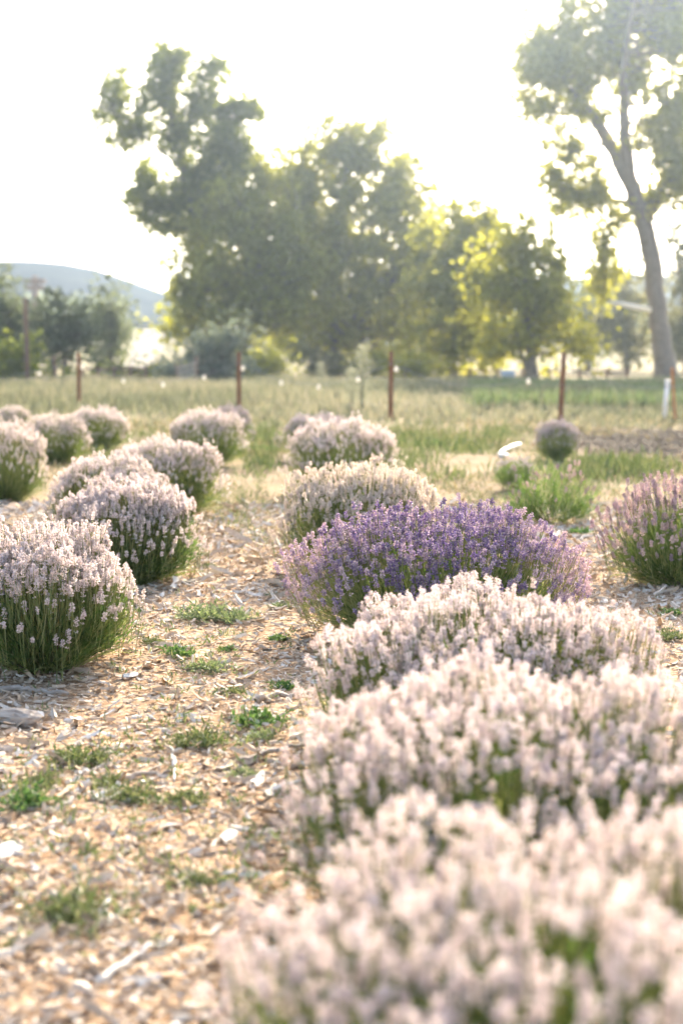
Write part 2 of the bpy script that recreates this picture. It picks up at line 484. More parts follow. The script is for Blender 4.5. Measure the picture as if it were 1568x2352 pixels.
make_tree('broad_tree', 'dark green broad tree below the tall open-crowned tree', 'tree', 84,
    [[(560, 868, 24), (560, 740, 20), (570, 600, 16), (585, 480, 9)], [(560, 700, 12), (500, 620, 7), (450, 560, 3)], [(565, 640, 10), (640, 560, 6), (680, 480, 3)]],
    [(560, 470, 100, 85), (490, 540, 80, 75), (620, 560, 100, 100), (470, 640, 80, 70), (570, 670, 110, 90), (430, 700, 50, 60), (410, 640, 34, 26, .7), (660, 700, 90, 90), (500, 740, 90, 60), (420, 755, 40, 45), (610, 400, 60, 50, .8), (690, 590, 60, 110)],
    'mid', 12, .30, .8, 60, 1.15, depth=.8)
make_tree('round_tree', 'wide sunlit green tree with dark trunk in the middle of the tree line', 'tree', 88,
    [[(765, 868, 30), (766, 740, 26), (772, 600, 22), (778, 480, 12), (800, 360, 5)], [(770, 620, 12), (840, 520, 8), (900, 430, 3)], [(770, 600, 10), (710, 500, 7), (680, 400, 3)], [(768, 700, 10), (880, 640, 7), (950, 560, 3)]],
    [(740, 350, 75, 50), (830, 330, 70, 55, .9), (700, 430, 80, 80), (810, 430, 90, 80), (910, 390, 65, 55), (900, 480, 90, 80), (740, 540, 95, 90), (860, 570, 100, 90), (950, 560, 60, 100), (780, 660, 110, 90), (900, 680, 100, 90),
     (970, 680, 55, 90), (720, 720, 90, 80), (840, 760, 100, 70), (800, 290, 60, 26, .4), (760, 280, 40, 22, .35), (870, 280, 25, 20, .25), (950, 770, 60, 60), (985, 500, 40, 50), (1000, 600, 40, 70), (960, 440, 40, 40), (680, 400, 60, 55), (640, 480, 70, 70), (860, 360, 60, 50), (640, 620, 70, 70), (680, 780, 70, 50)],
    'gold', 13, .28, .8, 60, 1.1, depth=.8)
make_tree('leafy_tree', 'yellow green tree filling the gap between the wide tree and the small tree', 'tree', 80,
    [[(1040, 872, 18), (1042, 760, 15), (1050, 640, 10), (1060, 540, 4)], [(1045, 700, 8), (1000, 620, 5), (980, 560, 2)], [(1045, 690, 8), (1100, 600, 5), (1120, 540, 2)]],
    [(1060, 500, 50, 40), (1030, 560, 70, 60), (1110, 560, 55, 60), (1060, 640, 90, 70), (1010, 720, 70, 70), (1090, 740, 60, 60), (1000, 800, 55, 40), (1120, 500, 26, 24, .5), (1060, 800, 45, 35, .8), (990, 640, 50, 60), (1120, 640, 60, 60), (985, 560, 40, 40), (1090, 590, 60, 50), (1130, 820, 50, 30), (950, 830, 50, 30)],
    'gold', 14, .28, .75, 58, 1.1, depth=.8)
make_tree('young_tree', 'small round green tree with short forked trunk beyond the fence', 'tree', 70,
    [[(1222, 872, 34), (1218, 800, 24), (1210, 735, 20), (1205, 650, 12), (1200, 560, 4)], [(1212, 750, 12), (1160, 660, 7), (1120, 620, 3)], [(1212, 740, 12), (1260, 660, 7), (1290, 620, 3)], [(1215, 866, 12), (1196, 820, 10), (1180, 760, 6)]],
    [(1205, 555, 70, 45), (1150, 610, 60, 50), (1250, 600, 50, 50), (1200, 660, 85, 60), (1275, 670, 45, 60), (1120, 690, 50, 60), (1150, 770, 65, 50), (1260, 740, 60, 50), (1310, 770, 38, 45), (1195, 520, 30, 26, .4), (1170, 805, 50, 30), (1320, 800, 22, 30)],
    'gold', 15, .27, .68, 58, 1.05)
make_tree('old_cottonwood', 'huge leaning tree with thick bare trunk at the right edge', 'tree', 80,
    [[(1530, 870, 60), (1520, 800, 46), (1508, 700, 43), (1492, 580, 42), (1472, 490, 42), (1448, 430, 38), (1400, 330, 32), (1360, 270, 26), (1335, 240, 18), (1290, 190, 10), (1240, 130, 4)],
     [(1448, 430, 34), (1425, 300, 26), (1418, 200, 20), (1420, 100, 14), (1430, 0, 8), (1440, -120, 3)],
     [(1480, 500, 34), (1530, 410, 26), (1590, 330, 18), (1680, 220, 8)],
     [(1360, 270, 14), (1300, 240, 9), (1230, 250, 4)],
     [(1455, 470, 13), (1380, 450, 9), (1300, 440, 4)],
     [(1390, 330, 10), (1330, 350, 6), (1270, 370, 3)],
     [(1462, 470, 10), (1400, 520, 7), (1385, 600, 5), (1385, 680, 2)]],
    [(1215, 90, 40, 50, .8), (1260, 130, 60, 60), (1210, 180, 40, 45, .8), (1320, 160, 60, 60), (1380, 80, 60, 60), (1300, 60, 40, 45, .6), (1450, 40, 80, 70), (1540, 60, 70, 70), (1420, 150, 60, 50, .8), (1480, 180, 50, 60, .6), (1250, 245, 60, 35), (1330, 250, 45, 30, .8),
     (1560, 260, 70, 70, .9), (1600, 140, 80, 80), (1500, 310, 50, 50, .9), (1290, 330, 45, 50, .6), (1275, 420, 45, 50, .9), (1340, 430, 55, 40, .8), (1310, 470, 40, 30, .8), (1390, 470, 45, 26, .8), (1560, 370, 60, 50), (1620, 420, 80, 80),
     (1385, 545, 26, 40, .9), (1388, 620, 34, 50, .9), (1380, 675, 22, 24, .8), (1500, 460, 30, 40, .5), (1420, 510, 35, 25, .6), (1460, -70, 140, 70), (1330, -40, 60, 50, .7), (1600, -40, 80, 80), (1350, 390, 40, 30, .5), (1200, 30, 20, 18, .3), (1395, 250, 30, 40, .5)],
    'gold', 16, .24, .60, 66, 1.4)
# broken pale limb on the old tree belongs to it
t = [o for o in COL.objects if o.name == 'old_cottonwood'][0]
b0 = np.array(t.location)
lb = MB(); lb.tube(np.array([at(1492, 712, 79.2), at(1450, 704, 78.8), at(1396, 692, 78.4)]) - b0, [.14, .13, .09], 7)
lb.build('broken_limb', M['chippale'], t, True)

bgroup = 'trees far behind on the right'
for nm, lab, D, bx, by, lob, lf, sd_ in [
    ('scrub_tree', 'dry brownish tree behind the leaning trunk, at its left', 108, 1440, 858, [(1430, 680, 60, 70), (1400, 760, 60, 60), (1460, 780, 50, 60), (1480, 600, 30, 40, .6)], 'dry', 21),
    ('scrub_tree', 'dry brownish tree behind the leaning trunk, at the picture edge', 104, 1575, 860, [(1570, 560, 50, 60), (1590, 640, 70, 80), (1560, 740, 50, 80), (1620, 760, 70, 80), (1545, 800, 40, 40)], 'dry', 22),
    ('scrub_tree', 'thin grey green tree between the small tree and the leaning trunk', 118, 1350, 856, [(1350, 690, 40, 50), (1335, 760, 45, 50), (1380, 760, 40, 60)], 'ash', 23)]:
    make_tree(nm, lab, 'tree', D, [[(bx, by, 16), (bx - 4, by - 90, 12), (bx - 8, by - 200, 4)]], lob, lf, sd_, .34, .9, 50, 1.0)

for lab, D, bx, by, lob, lf, sd_ in [
    ('olive green tree at the left picture edge behind the tall dark post', 74, 20, 880, [(-5, 645, 30, 28, .8), (0, 705, 55, 45), (60, 730, 45, 36), (-40, 720, 60, 60), (20, 780, 70, 60), (-30, 830, 60, 45)], 'ash', 31),
    ('grey green tree behind the first fence post', 72, 150, 880, [(160, 700, 60, 32), (120, 740, 55, 45), (190, 750, 60, 45), (150, 800, 70, 45), (90, 810, 50, 40)], 'ash', 32),
    ('round green tree left of the pale gravel track', 90, 255, 872, [(255, 705, 50, 36), (235, 760, 55, 45), (285, 740, 32, 40), (245, 815, 50, 36)], 'ash', 33),
    ('low dark tree under the taller trees at the left edge', 66, 60, 884, [(40, 810, 70, 45), (80, 850, 60, 34), (0, 850, 50, 34)], 'deep', 34)]:
    make_tree('bushy_tree', lab, 'tree', D, [[(bx, by, 14), (bx, by - 80, 10), (bx + 3, by - 150, 4)]], lob, lf, sd_, .28, .75, 50, 1.0)

def shrub(lab, D, bx, by, lob, lf, sd_, ls=.16, cl=.45):
    make_tree('shrub', lab, 'shrub', D, [[(bx, by, 5), (bx, by - 25, 4), (bx + 2, by - 50, 2)]], lob, lf, sd_, ls, cl, 46, 1.15)
shrub('silvery blue grey shrub beside the leaning wooden gate', 62, 500, 880, [(460, 790, 36, 40), (545, 770, 34, 44), (500, 800, 50, 40), (440, 840, 60, 34), (540, 840, 60, 34), (400, 850, 32, 28)], 'grey', 41)
shrub('yellow green shrub right of the silvery shrub', 64, 620, 878, [(620, 820, 42, 34), (640, 850, 40, 24), (590, 850, 40, 24)], 'mid', 42)
shrub('brown undergrowth shrub at the foot of the wide sunlit tree', 74, 720, 872, [(710, 830, 45, 40), (780, 840, 50, 32), (680, 800, 35, 35, .6)], 'dry', 43)
shrub('dark low shrub between fence and yellow green tree', 70, 960, 874, [(960, 840, 45, 30), (1000, 850, 30, 20), (910, 845, 30, 26)], 'mid', 44)
shrub('dark low shrub under the tall open-crowned tree', 80, 480, 868, [(440, 840, 50, 30), (520, 845, 60, 28), (580, 840, 45, 34)], 'deep', 46)
shrub('shaded low shrub right of the dark trunk, under the wide tree', 82, 860, 868, [(840, 845, 50, 28), (890, 835, 45, 34), (800, 850, 40, 22)], 'mid', 47)
shrub('dark hedge shrub by the old rail fence', 66, 270, 884, [(240, 860, 45, 22), (310, 862, 45, 20), (370, 850, 30, 30)], 'deep', 45)

# far wood on the slope, one mass
rg = np.random.default_rng(51)
n = 9000
px = rg.uniform(-2200, 4200, n); D = rg.uniform(230, 335, n)
P = np.stack([(px - 784) / F * D, D, np.zeros(n)], 1)
track_gap = (px > 280) & (px < 400) & (D < 345)
hgt = 4.5 + 1.8 * np.sin(px * .011) + 1.3 * np.sin(px * .047 + D * .05)
hgt = np.where((px > 1250) & (px < 1420), hgt * .8, hgt)
P[:, 2] = gz(P[:, 0], P[:, 1]) + rg.random(n) ** .7 * hgt
P = P[~track_gap]
P = np.repeat(P, 5, axis=0) + rg.normal(size=(len(P) * 5, 3)) * .9
V, T = blades(P, unit(rg.normal(size=P.shape)), 1.3, 1.0, rg)
fw = link('far_woods', mesh('far_woods', V, T, M['ash'], None, np.repeat(rg.random(len(P)), 4)))
tag(fw, 'distant band of woods on the slope below the hills', 'woods', kind='stuff')

# ------------------------------------------------------------------ meadow, grass
def gdist(y): return gnd(784, y)[1]
rg = np.random.default_rng(61)
n = 52000
D = 24.5 + (60 - 24.5) * rg.random(n) ** 1.25
x = rg.uniform(-.30, .30, n) * D
keep = (np.sin(x * .9 + D * .5) + np.sin(x * .37 - D * .21) + rg.normal(size=n) * .9) > -1.1
edge = 26.8 + 1.6 * np.sin(x * .8) + .9 * np.sin(x * 2.3 + 1) - .12 * x
keep &= rg.random(n) < np.clip((D - edge + 2.5) / 6, 0, 1) ** 1.5
x, D = x[keep], D[keep]; n = len(x)
P = np.stack([x, D, gz(x, D) - .01], 1)
d = np.stack([rg.normal(size=n) * .22, rg.normal(size=n) * .22, np.ones(n)], 1)
hh = rg.uniform(.22, .55, n) * np.clip((D - 22) / 12, .35, 1) * (1 + .25 * np.sin(x * .8) * np.sin(D * .3))
V, T = blades(P, d, hh, .05 + .03 * rg.random(n), rg, .12)
var = np.clip(rg.random(n) * .7 + .25 * np.sin(x * .5 + 1) * np.sin(D * .24) + .12, 0, .99)
o = link('meadow_grass', mesh('meadow_grass', V, T, M['drygrass'], None, np.repeat(var, 4)))
tag(o, 'tall dry meadow grass beyond the fence', 'grass', kind='stuff')
# thin dry litter and stubble between the chips and the fence
n = 42000
D = 8.5 + 20 * rg.random(n) ** .8; x = rg.uniform(-.3, .3, n) * D
keep = (np.sin(x * 1.9 + D * .8) + np.sin(x * .9 - D * .63 + 2) + rg.normal(size=n) * .8) > .1
keep &= ~((x > 3.0) & (D > 16.5) & (D < 22.8) & (rg.random(n) < .9))
x, D = x[keep], D[keep]; n = len(x)
P = np.stack([x, D, gz(x, D) - .004], 1)
d = np.stack([rg.normal(size=n) * 1.1, rg.normal(size=n) * 1.1, np.full(n, .8)], 1)
sc_ = np.clip(D / 18, .5, 1.2)
V, T = blades(P, d, rg.uniform(.04, .15, n) * sc_, rg.uniform(.008, .022, n) * sc_, rg, .1)
o = link('dry_litter', mesh('dry_litter', V, T, M['litter'], None, np.repeat(rg.random(n), 4)))
tag(o, 'thin dry grass litter on the open ground before the fence', 'grass', kind='stuff')
# clods on the bare strip
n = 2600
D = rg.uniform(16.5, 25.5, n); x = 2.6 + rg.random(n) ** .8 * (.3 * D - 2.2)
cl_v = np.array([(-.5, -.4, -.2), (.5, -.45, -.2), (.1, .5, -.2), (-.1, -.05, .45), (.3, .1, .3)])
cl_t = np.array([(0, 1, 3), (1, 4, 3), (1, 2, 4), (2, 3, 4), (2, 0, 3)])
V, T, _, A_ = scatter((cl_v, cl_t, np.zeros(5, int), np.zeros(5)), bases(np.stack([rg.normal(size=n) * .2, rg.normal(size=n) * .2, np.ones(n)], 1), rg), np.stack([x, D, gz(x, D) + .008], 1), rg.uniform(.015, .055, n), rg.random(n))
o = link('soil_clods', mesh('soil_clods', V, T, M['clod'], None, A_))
tag(o, 'crumbly soil of the bare strip before the fence', 'soil', kind='stuff')
# blue green patch of meadow on the right
n = 15000
D = rg.uniform(31, 52, n); x = rg.uniform(.09, .30, n) * D
keep = (np.sin(x * .7 + D * .35) + rg.normal(size=n) * .7) > -.6
x, D = x[keep], D[keep]; n = len(x)
P = np.stack([x, D, gz(x, D) - .01], 1)
d = np.stack([rg.normal(size=n) * .3, rg.normal(size=n) * .3, np.ones(n)], 1)
V, T = blades(P, d, rg.uniform(.3, .62, n), .07, rg, .1)
o = link('meadow_weeds', mesh('meadow_weeds', V, T, M['sage'], None, np.repeat(rg.random(n), 4)))
tag(o, 'blue green weeds growing in the meadow on the right', 'weeds', kind='stuff')
# short green grass between and behind the bushes: (x, y on the sheet, rx, ry, number)
patches = [(610, 1010, 45, 26, 1500), (600, 1070, 40, 22, 500), (960, 1010, 100, 26, 2200), (1080, 1030, 90, 18, 1300), (930, 1060, 80, 22, 800), (1150, 1000, 60, 14, 800), (560, 1140, 55, 30, 700), (540, 1190, 50, 26, 500),
           (1420, 1085, 120, 26, 2600), (1340, 1120, 70, 30, 900), (1020, 1110, 70, 20, 450), (1100, 1150, 60, 25, 350), (240, 1050, 40, 16, 400), (330, 1010, 60, 14, 400), (600, 1240, 50, 26, 250), (1480, 1475, 60, 25, 120), (1540, 1410, 40, 20, 120), (1200, 1090, 60, 20, 500), (200, 1180, 30, 16, 160)]
PP, LL = [], []
for (a, b, rx, ry, n) in patches:
    n = int(n * .42)
    qx = a + rg.normal(size=n) * rx * .6; qy = np.maximum(b + rg.normal(size=n) * ry * .6, 968)
    for i in range(n):
        q = gnd(qx[i], qy[i]); PP.append(q)
PP = np.array(PP); n = len(PP)
PP[:, 2] = gz(PP[:, 0], PP[:, 1])
far = np.clip(PP[:, 1] / 14, .35, 1.1)
d = np.stack([rg.normal(size=n) * .45, rg.normal(size=n) * .45, np.ones(n)], 1)
far = np.where(PP[:, 1] < 14.5, far * .5, far)
V, T = blades(PP, d, rg.uniform(.05, .2, n) * far, (.010 + .014 * rg.random(n)) * far, rg, .15)
o = link('path_grass', mesh('path_grass', V, T, M['grass'], None, np.repeat(rg.random(n), 4)))
tag(o, 'short green grass growing in patches between the lavender rows', 'grass', kind='stuff')

# ------------------------------------------------------------------ wood chips
def chip_templates():
    out = []
    rg = np.random.default_rng(70)
    for i in range(8):
        # a flat splinter: pointed or cut ends, slightly bent; long axis x
        w0, w1 = rg.uniform(.5, 1), rg.uniform(.3, 1)
        th = .5; bend = rg.uniform(-.5, .6)
        V = np.array([(-.5, -.5 * w0, 0), (-.5 + rg.uniform(0, .2), .5 * w0, 0), (.5, -.5 * w1, 0), (.5 - rg.uniform(0, .25), .5 * w1, 0),
                      (0, -.52, bend), (0, .5, bend),
                      (-.45, 0, th), (.45, 0, th * .8), (0, 0, th + bend)], float)
        T = np.array([(0, 4, 8), (0, 8, 6), (4, 2, 7), (4, 7, 8), (1, 6, 8), (1, 8, 5), (5, 8, 7), (5, 7, 3)])
        out.append((V, T, np.zeros(len(T), int), np.zeros(len(V))))
    return out
CT = chip_templates()
rg = np.random.default_rng(71)
def chips_at(n, ylo, yhi, pw):
    D = ylo + (yhi - ylo) * rg.random(n) ** pw
    x = rg.uniform(-1, 1, n) * (.27 * D + .45)
    return x, D
n = 68000
x, D = chips_at(n, 1.7, 12.5, 1.35)
L = np.clip(rg.lognormal(-3.95, .58, n), .008, .13)
W = L * rg.uniform(.18, .6, n); H = W * rg.uniform(.4, .9, n)
W = np.clip(W, .005, .022)
far = np.clip(D / 6, 1, 1.8); L, W, H = L * far, W * far, H * far
ang = rg.normal(size=n) * .9 + .1
tilt = rg.normal(size=n) * .30; roll = rg.normal(size=n) * .5
def chip_rot(a, t, r):
    ca, sa, ct, st, cr, sr = np.cos(a), np.sin(a), np.cos(t), np.sin(t), np.cos(r), np.sin(r)
    ex = np.stack([ca * ct, sa * ct, st], 1)
    up = np.stack([-ca * st * cr + sa * sr, -sa * st * cr - ca * sr, ct * cr], 1)
    ey = np.cross(up, ex)
    return np.stack([ex, ey, up], 2)
Mx = chip_rot(ang, tilt, roll)
loc = np.stack([x, D, gz(x, D) + np.abs(np.sin(tilt)) * L * .4 + rg.random(n) ** 2 * .012], 1)
patch = .5 + .25 * np.sin(x * 3.1 + D * 1.3) + .25 * np.sin(x * 1.7 - D * 2.3 + 1)
var = rg.random(n) * .8 + .2 * patch
size = L / D * (np.abs(x) < .24 * D)
order = np.argsort(-size)
own = order[:290]
rest = order[290:]
Vs, Ts, As, k = [], [], [], 0
kind = rg.integers(0, 8, n)
for q in range(8):
    s = rest[kind[rest] == q]
    v, t_, _, a = scatter(CT[q], Mx[s], loc[s], np.stack([L, W, H], 1)[s], var[s])
    Vs.append(v); Ts.append(t_ + k); As.append(a); k += len(v)
o = link('wood_chips', mesh('wood_chips', np.concatenate(Vs), np.concatenate(Ts), M['chip'], None, np.concatenate(As)), ground)
o['kind'] = 'stuff'
CM = [mesh('wood_chip', c[0], c[1], M['chip'], None, c[3]) for c in CT]
CMP = [mesh('pale_wood_chip', c[0], c[1], M['chippale'], None, c[3]) for c in CT]
from mathutils import Matrix
def place(o, M3, loc, s):
    m4 = Matrix.Identity(4)
    for i in range(3):
        for j in range(3): m4[i][j] = float(M3[i, j] * s[j])
        m4[i][3] = float(loc[i])
    o.matrix_basis = m4
for i in own:
    o = link('wood_chip', CM[kind[i]], ground); o.color = (float(var[i]), 0, 0, 1); place(o, Mx[i], loc[i], (L[i], W[i], H[i]))
# pale slabs one can point at: (x, y, length px, width px, angle)
for j, (a, b, lp, wp, an) in enumerate([(522, 1925, 46, 20, 1.2), (592, 1795, 60, 18, 1.35), (240, 2100, 60, 14, 1.4), (5, 1965, 60, 40, .9), (575, 2015, 40, 18, .2), (400, 1750, 50, 7, 1.7), (690, 1905, 30, 12, 1.3),
                                        (515, 2075, 40, 14, .6), (60, 1640, 60, 34, .1), (330, 2260, 60, 26, .2), (190, 1775, 22, 14, 1.0), (225, 1835, 26, 20, .8), (300, 1560, 26, 18, .5), (430, 1650, 34, 16, -.2)]):
    q = gnd(a, b); s = q[1] / F / 1.0
    o = link('wood_chip', CMP[j % 8], ground)
    place(o, chip_rot(np.array([an]), np.array([.05]), np.array([.1]))[0], (q[0], q[1], gz(q[0], q[1]) + .012), (lp * s * 1.5, wp * s * 1.6, .018))

# ------------------------------------------------------------------ sticks and wood lying about
def stick(label, pts, r, mat='oldwood', fork=None):
    P = np.array([gnd(*p) for p in pts]); P[:, 2] = gz(P[:, 0], P[:, 1]) + r * 1.1
    b = P[0].copy(); b[2] = gz(b[0], b[1])
    n = len(P) * 4; t = np.linspace(0, len(P) - 1, n)
    Q = np.stack([np.interp(t, np.arange(len(P)), P[:, c]) for c in range(3)], 1)
    Q += np.random.default_rng(int(pts[0][0] + pts[0][1])).normal(size=Q.shape) * r * .35
    mb = MB(); mb.tube(Q - b, np.linspace(r, r * .55, n), 7)
    o = mb.build('stick', M[mat], None, True, b)
    tag(o, label, 'stick')
stick('long grey stick lying in front of the front left lavender bush', [(-40, 1590), (40, 1584), (100, 1588), (160, 1592)], .012)
stick('tan stick on the wood chips, bottom of the path', [(225, 2262), (300, 2215), (345, 2190), (400, 2170)], .009, 'chippale')
stick('grey twig beside the lowest green weed on the path', [(395, 1712), (402, 1760), (400, 1790)], .005, 'chippale')
stick('flat weathered branch below the dark green weed', [(545, 1760), (610, 1745), (700, 1735)], .012)
stick('weathered branch between the weeds in mid path', [(265, 1790), (330, 1778), (390, 1776)], .010)
stick('brown split branch at the foot of the second pink bush', [(590, 1625), (640, 1612), (700, 1606)], .014)
rg = np.random.default_rng(77)
ch = MB()
ang = np.linspace(0, 2 * math.pi, 10)[:-1]
ring = []
for (xx, r) in [(-.09, .02), (-.06, .04), (0, .05), (.06, .042), (.1, .018)]:
    for a in ang: ring.append((xx + rg.normal() * .004, r * math.cos(a) * (1 + rg.normal() * .12), .03 + r * .7 * math.sin(a) * (1 + rg.normal() * .12)))
T = []
for i in range(4):
    for j in range(9):
        p, q = i * 9 + j, i * 9 + (j + 1) % 9
        T += [(p, p + 9, q), (q, p + 9, q + 9)]
for j in range(1, 8): T += [(0, j + 1, j), (36, 36 + j, 36 + j + 1)]
ch.add(ring, T)
q = gnd(38, 1655)
o = ch.build('wood_chunk', M['oldwood'], None, False, (q[0], q[1], gz(q[0], q[1]) - .006)); o.rotation_euler[2] = -.25
tag(o, 'rounded pale chunk of weathered wood below the front left bush', 'wood')

# ------------------------------------------------------------------ lavender
def spike_template(L, rad, whorls, per, stem, rg, loose=0.0, fv=.22):
    """z = 0 at the foot of the flower head; stem hangs below"""
    mb = MB()
    mb.tube([(0, 0, -stem), (.003, 0, -stem * .5), (0, 0, 0), (0, 0, L * .8)], [.0016, .0014, .0012, .0008], 3, 1, .0, False)
    for k in range(whorls):
        t = k / max(whorls - 1, 1)
        z = L * (t * .9) if k else -loose
        r = rad * (.75 + .5 * math.sin(math.pi * min(t * .9 + .15, 1))) * (.62 if k == whorls - 1 else 1)
        for j in range(per):
            a = 2 * math.pi * (j + .5 * (k % 2)) / per + rg.normal() * .2
            o = np.array([math.cos(a), math.sin(a), 0])
            dr = unit(o + np.array([0, 0, .75 + .5 * t]) + rg.normal(size=3) * .15)
            ln = r * rg.uniform(.8, 1.5); wd = ln * .30
            p0 = np.array([0, 0, z]) + o * rad * .12
            u = unit(np.cross(dr, np.array([0, 0, 1.0]) + rg.normal(size=3) * .2)); v = np.cross(dr, u)
            m = p0 + dr * ln * .6
            m = p0 + dr * ln * .85; wd *= 1.25
            V = [p0, m + u * wd, m - u * wd * .5 + v * wd * .87 + dr * ln * .2, m - u * wd * .5 - v * wd * .87]
            T = [(0, 2, 1), (0, 3, 2), (0, 1, 3), (1, 2, 3)]
            mb.add(V, T, 0, rg.uniform(-fv, fv))
    return mb.arr()

SPK = {}
def spikes(kind):
    if kind in SPK: return SPK[kind]
    rg = np.random.default_rng(80)
    if kind == 'pink': T_ = [spike_template(l, .0070, 6, 4, .14, rg, .014 * (i == 1), .3) for i, l in enumerate((.034, .047, .026, .040))]
    elif kind == 'violet': T_ = [spike_template(l, .0082, 6, 4, .14, rg, .02 * (i % 2), .38) for i, l in enumerate((.040, .050, .034, .044))]
    elif kind == 'mauve': T_ = [spike_template(l, .0080, 6, 5, .18, rg, .02 * (i % 2)) for i, l in enumerate((.045, .058, .040))]
    else: T_ = [spike_template(l, .0080, 4, 3, .10, rg) for l in (.030, .040)]
    SPK[kind] = T_
    return T_

SPIKE_ME = {}
def spike_meshes(kind, fl):
    if (kind, fl) not in SPIKE_ME:
        SPIKE_ME[(kind, fl)] = [mesh('flower_spike', t[0], t[1], [M[fl], M['stem']], t[2], t[3]) for t in spikes(kind)]
    return SPIKE_ME[(kind, fl)]

def bush_data(rx, ry, h, n, nleaf, kind, seed, side=.45, rough=.08, upright=.55, lean=(0, 0)):
    """stems fan out of a small crown of roots to a dome of flower tips"""
    rg = np.random.default_rng(seed)
    th = np.zeros(0); ph = np.zeros(0)
    while len(th) < n:
        c = rg.uniform(-.12, 1, 3 * n); t = np.arccos(c)
        pr = np.where(t < R(46), 1.0, np.interp(t, [R(46), R(66), R(97)], [1.0, side, side * .3]))
        ok = rg.random(3 * n) < pr
        th = np.concatenate([th, t[ok]]); ph = np.concatenate([ph, rg.uniform(0, 2 * math.pi, ok.sum())])
    th, ph = th[:n], ph[:n]
    zc = .36 * h
    rr = 1 - np.abs(rg.normal(size=n)) * rough * 1.3 + rough * .4
    lump = 1 + .07 * np.sin(ph * 3 + seed) + .06 * np.sin(ph * 5 + th * 4 + seed * 2) + .05 * np.sin(ph * 2 - th * 7 + seed * 3)
    rr = rr * lump
    stray = rg.random(n) < .03
    rr = rr + stray * rg.uniform(.03, .16, n)
    sn = np.abs(np.sin(th)) ** .82
    tip = np.stack([rx * sn * np.cos(ph) * rr, ry * sn * np.sin(ph) * rr, zc + (h - zc) * np.cos(th) * rr], 1)
    tip[:, 0] += lean[0] * tip[:, 2]; tip[:, 1] += lean[1] * tip[:, 2]
    tip[:, 2] = np.maximum(tip[:, 2], .05)
    a = rg.uniform(0, 2 * math.pi, n); b = np.sqrt(rg.random(n)) * .34
    base = np.stack([rx * b * np.cos(a) * .6 + tip[:, 0] * .25, ry * b * np.sin(a) * .6 + tip[:, 1] * .25, np.full(n, .01)], 1)
    ctl = base + (tip - base) * np.array([.72, .72, .42]) 
    d = unit(unit(tip - ctl) * (1 - upright) + np.array([0, 0, 1]) * upright + rg.normal(size=(n, 3)) * .10)
    return rg, th, tip, base, ctl, d

